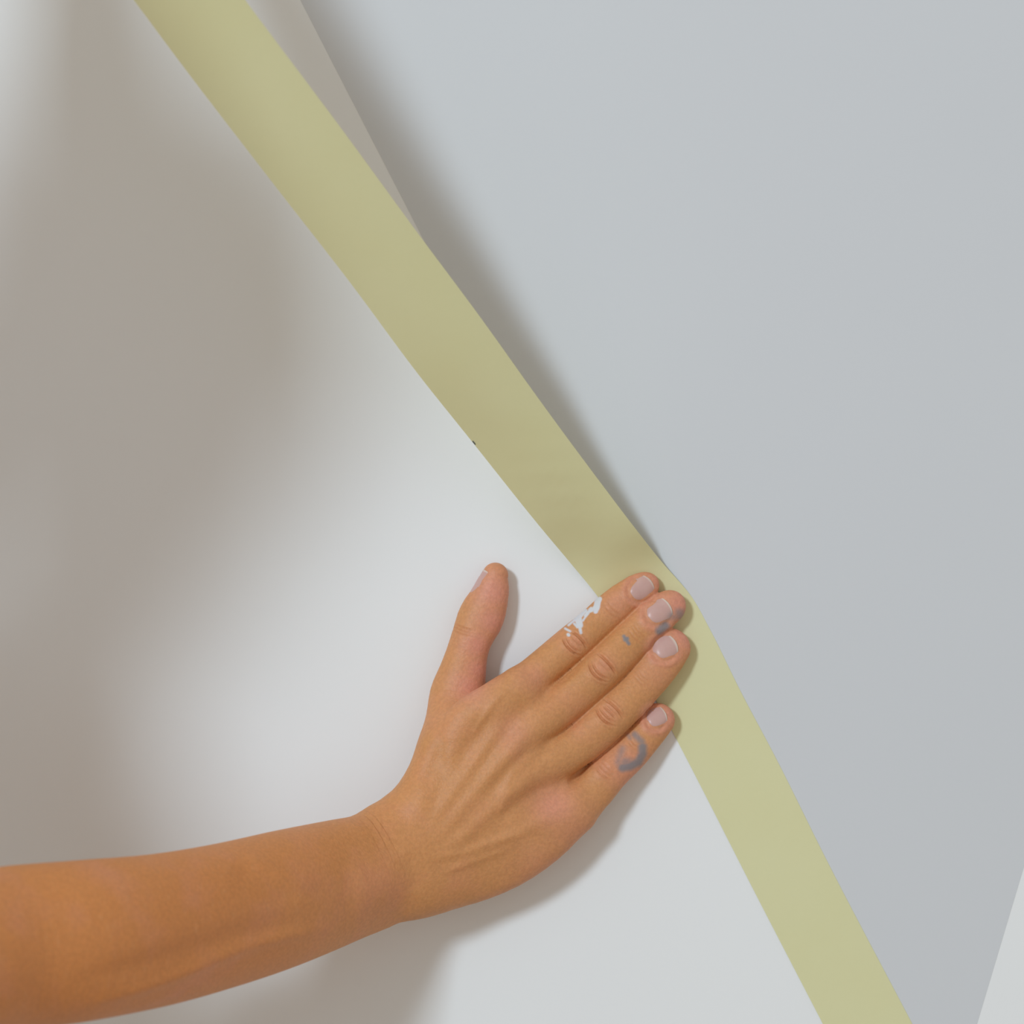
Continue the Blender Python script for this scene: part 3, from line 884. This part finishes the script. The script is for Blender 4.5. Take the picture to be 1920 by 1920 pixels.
shell('trousers', trouser_fn, (-0.92, -0.76, 0.05), (-0.34, -0.26, 1.0), 0.007, M_TROUS)
for i_ in range(2):
    def shoe_fn(X, f=FEET[i_]):
        return np.maximum(f(X, .06) - 0.007, 0.001 - X[:, 2])
    c_ = FEET[i_].C.mean(0)
    shell('shoe', shoe_fn, (c_[0] - .16, c_[1] - .17, -.01), (c_[0] + .16, c_[1] + .17, .12), 0.005, M_SHOE)
def hair_fn(X):
    d = SKULL(X, .06) - 0.011
    d = smin(d, np.linalg.norm(X - hp(0, -.10, .01), axis=1) - 0.030, .03)
    r_ = np.c_[(X - HEAD) @ RT, (X - HEAD) @ FW, X[:, 2] - HEAD[2]]
    face = r_[:, 1] - 0.045 - np.clip((r_[:, 2] - 0.055) * 1.2, -.2, .06)
    return np.maximum(np.maximum(d, face), -(r_[:, 2] + 0.075 + r_[:, 1] * 0.5 + 0.02))
shell('hair', hair_fn, tuple(HEAD - .17), tuple(HEAD + .17), 0.004, M_HAIR)
for s_ in (-1, 1):
    c_ = hp(s_ * .031, .073, .002)
    v_, f_ = surface_nets(lambda X: np.linalg.norm(X - c_, axis=1) - .0115, c_ - .02, c_ + .02, .002, 4, 3)
    m_ = quads_to_mesh('eye', v_, f_); m_.materials.append(M_EYE); m_.shade_smooth()
    o = bpy.data.objects.new('eye', m_); COL.objects.link(o); o.parent = person

# ------------------------------------------------------------------ fingernails
def nail_mat():
    m, nt, b = new_mat('pink_fingernail')
    at = node(nt, 'ShaderNodeAttribute'); at.attribute_name = 'edge'
    tc = node(nt, 'ShaderNodeTexCoord')
    n1 = node(nt, 'ShaderNodeTexNoise', Scale=250.0, Detail=2.0)
    nt.links.new(tc.outputs['Object'], n1.inputs['Vector'])
    c = mixc(nt, n1.outputs['Fac'], (0.590, 0.345, 0.300), (0.650, 0.405, 0.355))
    c = mixc(nt, at.outputs['Fac'], c, (0.74, 0.58, 0.49))
    gp = node(nt, 'ShaderNodeAttribute'); gp.attribute_name = 'grey_paint'
    c = mixc(nt, gp.outputs['Fac'], c, (0.26, 0.24, 0.25))
    nt.links.new(c, b.inputs['Base Color'])
    b.inputs['Roughness'].default_value = 0.36
    b.inputs['Specular IOR Level'].default_value = 0.45
    b.inputs['Subsurface Weight'].default_value = 0.1
    b.inputs['Subsurface Radius'].default_value = (1.0, 0.4, 0.25)
    b.inputs['Subsurface Scale'].default_value = 0.002
    return m
M_NAIL = nail_mat()
bmh = bmesh.new(); bmh.from_mesh(me2)
bvh = BVHTree.FromBMesh(bmh); bmh.free()

def build_nail(cen, e_s, e_t, look, hl, hw_, edge_w, greyf=None, crown=0.00035):
    """grid over the finger end, dropped on the skin along `look`; e_s to the tip, e_t across"""
    ns, nt_ = 26, 21
    vs, ed, ok = [], [], []
    for i in range(ns):
        s = -1 + 2 * i / (ns - 1)
        wd = math.sqrt(max(0.0, 1 - min(1.0, abs(s - 0.15) / 1.16) ** 2.0)) if s < 0.15 else 1.0 - 0.13 * ((s - .15) / .85) ** 2
        wd = max(wd, 0.10)
        for j in range(nt_):
            t = -1 + 2 * j / (nt_ - 1)
            sb = s - (0.34 * t * t * wd * wd if s > 0 else 0.0) * s * s       # free edge bows forward
            q = cen + e_s * (sb * hl) + e_t * (t * wd * hw_)
            hit = bvh.ray_cast(Vector(q - look * 0.06), Vector(look))
            p = np.array(hit[0]) if hit[0] is not None else np.array(q)
            ok.append(hit[0] is not None)
            lift = 0.00018 + crown * (1 - t * t) * (0.55 + 0.45 * min(1, max(0, (s + 1) / 1.2)))
            if s < -0.7: lift -= 0.0007 * (-0.7 - s) / 0.3
            lift -= 0.0005 * max(0, abs(t) - 0.8) / 0.2
            vs.append(p - look * lift)
            ed.append(max(0.0, min(1.0, (s - (1 - edge_w)) / (edge_w * .5))) if edge_w > 0 else 0.0)
    vs = np.array(vs).reshape(ns, nt_, 3)
    for _ in range(8):                                        # smooth the plate
        w = vs.copy()
        w[1:-1] = (vs[:-2] + 2 * vs[1:-1] + vs[2:]) / 4
        w[:, 1:-1] = (w[:, :-2] + 2 * w[:, 1:-1] + w[:, 2:]) / 4
        a_ = w[..., :] - vs
        vs += (a_ @ look)[..., None] * look
    fs = [(i * nt_ + j, i * nt_ + j + 1, (i + 1) * nt_ + j + 1, (i + 1) * nt_ + j) for i in range(ns - 1) for j in range(nt_ - 1)]
    top = vs.reshape(-1, 3); bot = top + look * 0.0006
    n0 = len(top)
    fs2 = [tuple(n0 + k for k in f[::-1]) for f in fs]
    rim = [(i, 0) for i in range(ns)] + [(ns - 1, j) for j in range(1, nt_)] + [(i, nt_ - 1) for i in range(ns - 2, -1, -1)] + [(0, j) for j in range(nt_ - 2, 0, -1)]
    rid = [i * nt_ + j for i, j in rim]
    fs3 = [(rid[k], rid[(k + 1) % len(rid)], n0 + rid[(k + 1) % len(rid)], n0 + rid[k]) for k in range(len(rid))]
    o = mesh_obj('fingernail', np.vstack([top, bot]), fs + fs2 + fs3, M_NAIL, person)
    bm_ = bmesh.new(); bm_.from_mesh(o.data); bmesh.ops.recalc_face_normals(bm_, faces=bm_.faces); bm_.to_mesh(o.data); bm_.free()
    o.data.shade_smooth()
    at = o.data.attributes.new('edge', 'FLOAT', 'POINT'); at.data.foreach_set('value', np.array(ed + ed, np.float32))
    g = np.zeros(2 * n0)
    if greyf is not None:
        uu, vv = pix(np.vstack([top, bot])); g = greyf(uu, vv)
    at = o.data.attributes.new('grey_paint', 'FLOAT', 'POINT'); at.data.foreach_set('value', g.astype(np.float32))
    return o

look = np.array([0, 1.0, 0])
gm = lambda uu, vv: 0.7 * np.exp(-((uu - 1262) ** 2 + (vv - 1156) ** 2) / 9.0 ** 2)
for nm, cx, cy, an, hl, hw_ in NAILS:
    cen = P(cx, cy, 0.015)
    e_s = np.array([math.cos(an), 0, -math.sin(an)]); e_t = np.array([math.sin(an), 0, math.cos(an)])
    build_nail(cen, e_s, e_t, look, (hl - 2) * px, (hw_ - 3) * px, {'index': .12, 'middle': .16, 'ring': .2, 'pinky': .16}[nm], gm if nm == 'middle' else None)
# thumb nail faces left, seen on edge
lk = np.array([0.975, 0.21, 0.06]); lk /= np.linalg.norm(lk)
e_s = np.array([0.22, 0, 0.975]); e_s -= (e_s @ lk) * lk; e_s /= np.linalg.norm(e_s)
e_t = np.cross(lk, e_s)
build_nail(P(906, 1090, 0.0088), e_s, e_t, lk, 22 * px, 0.0056, .12)
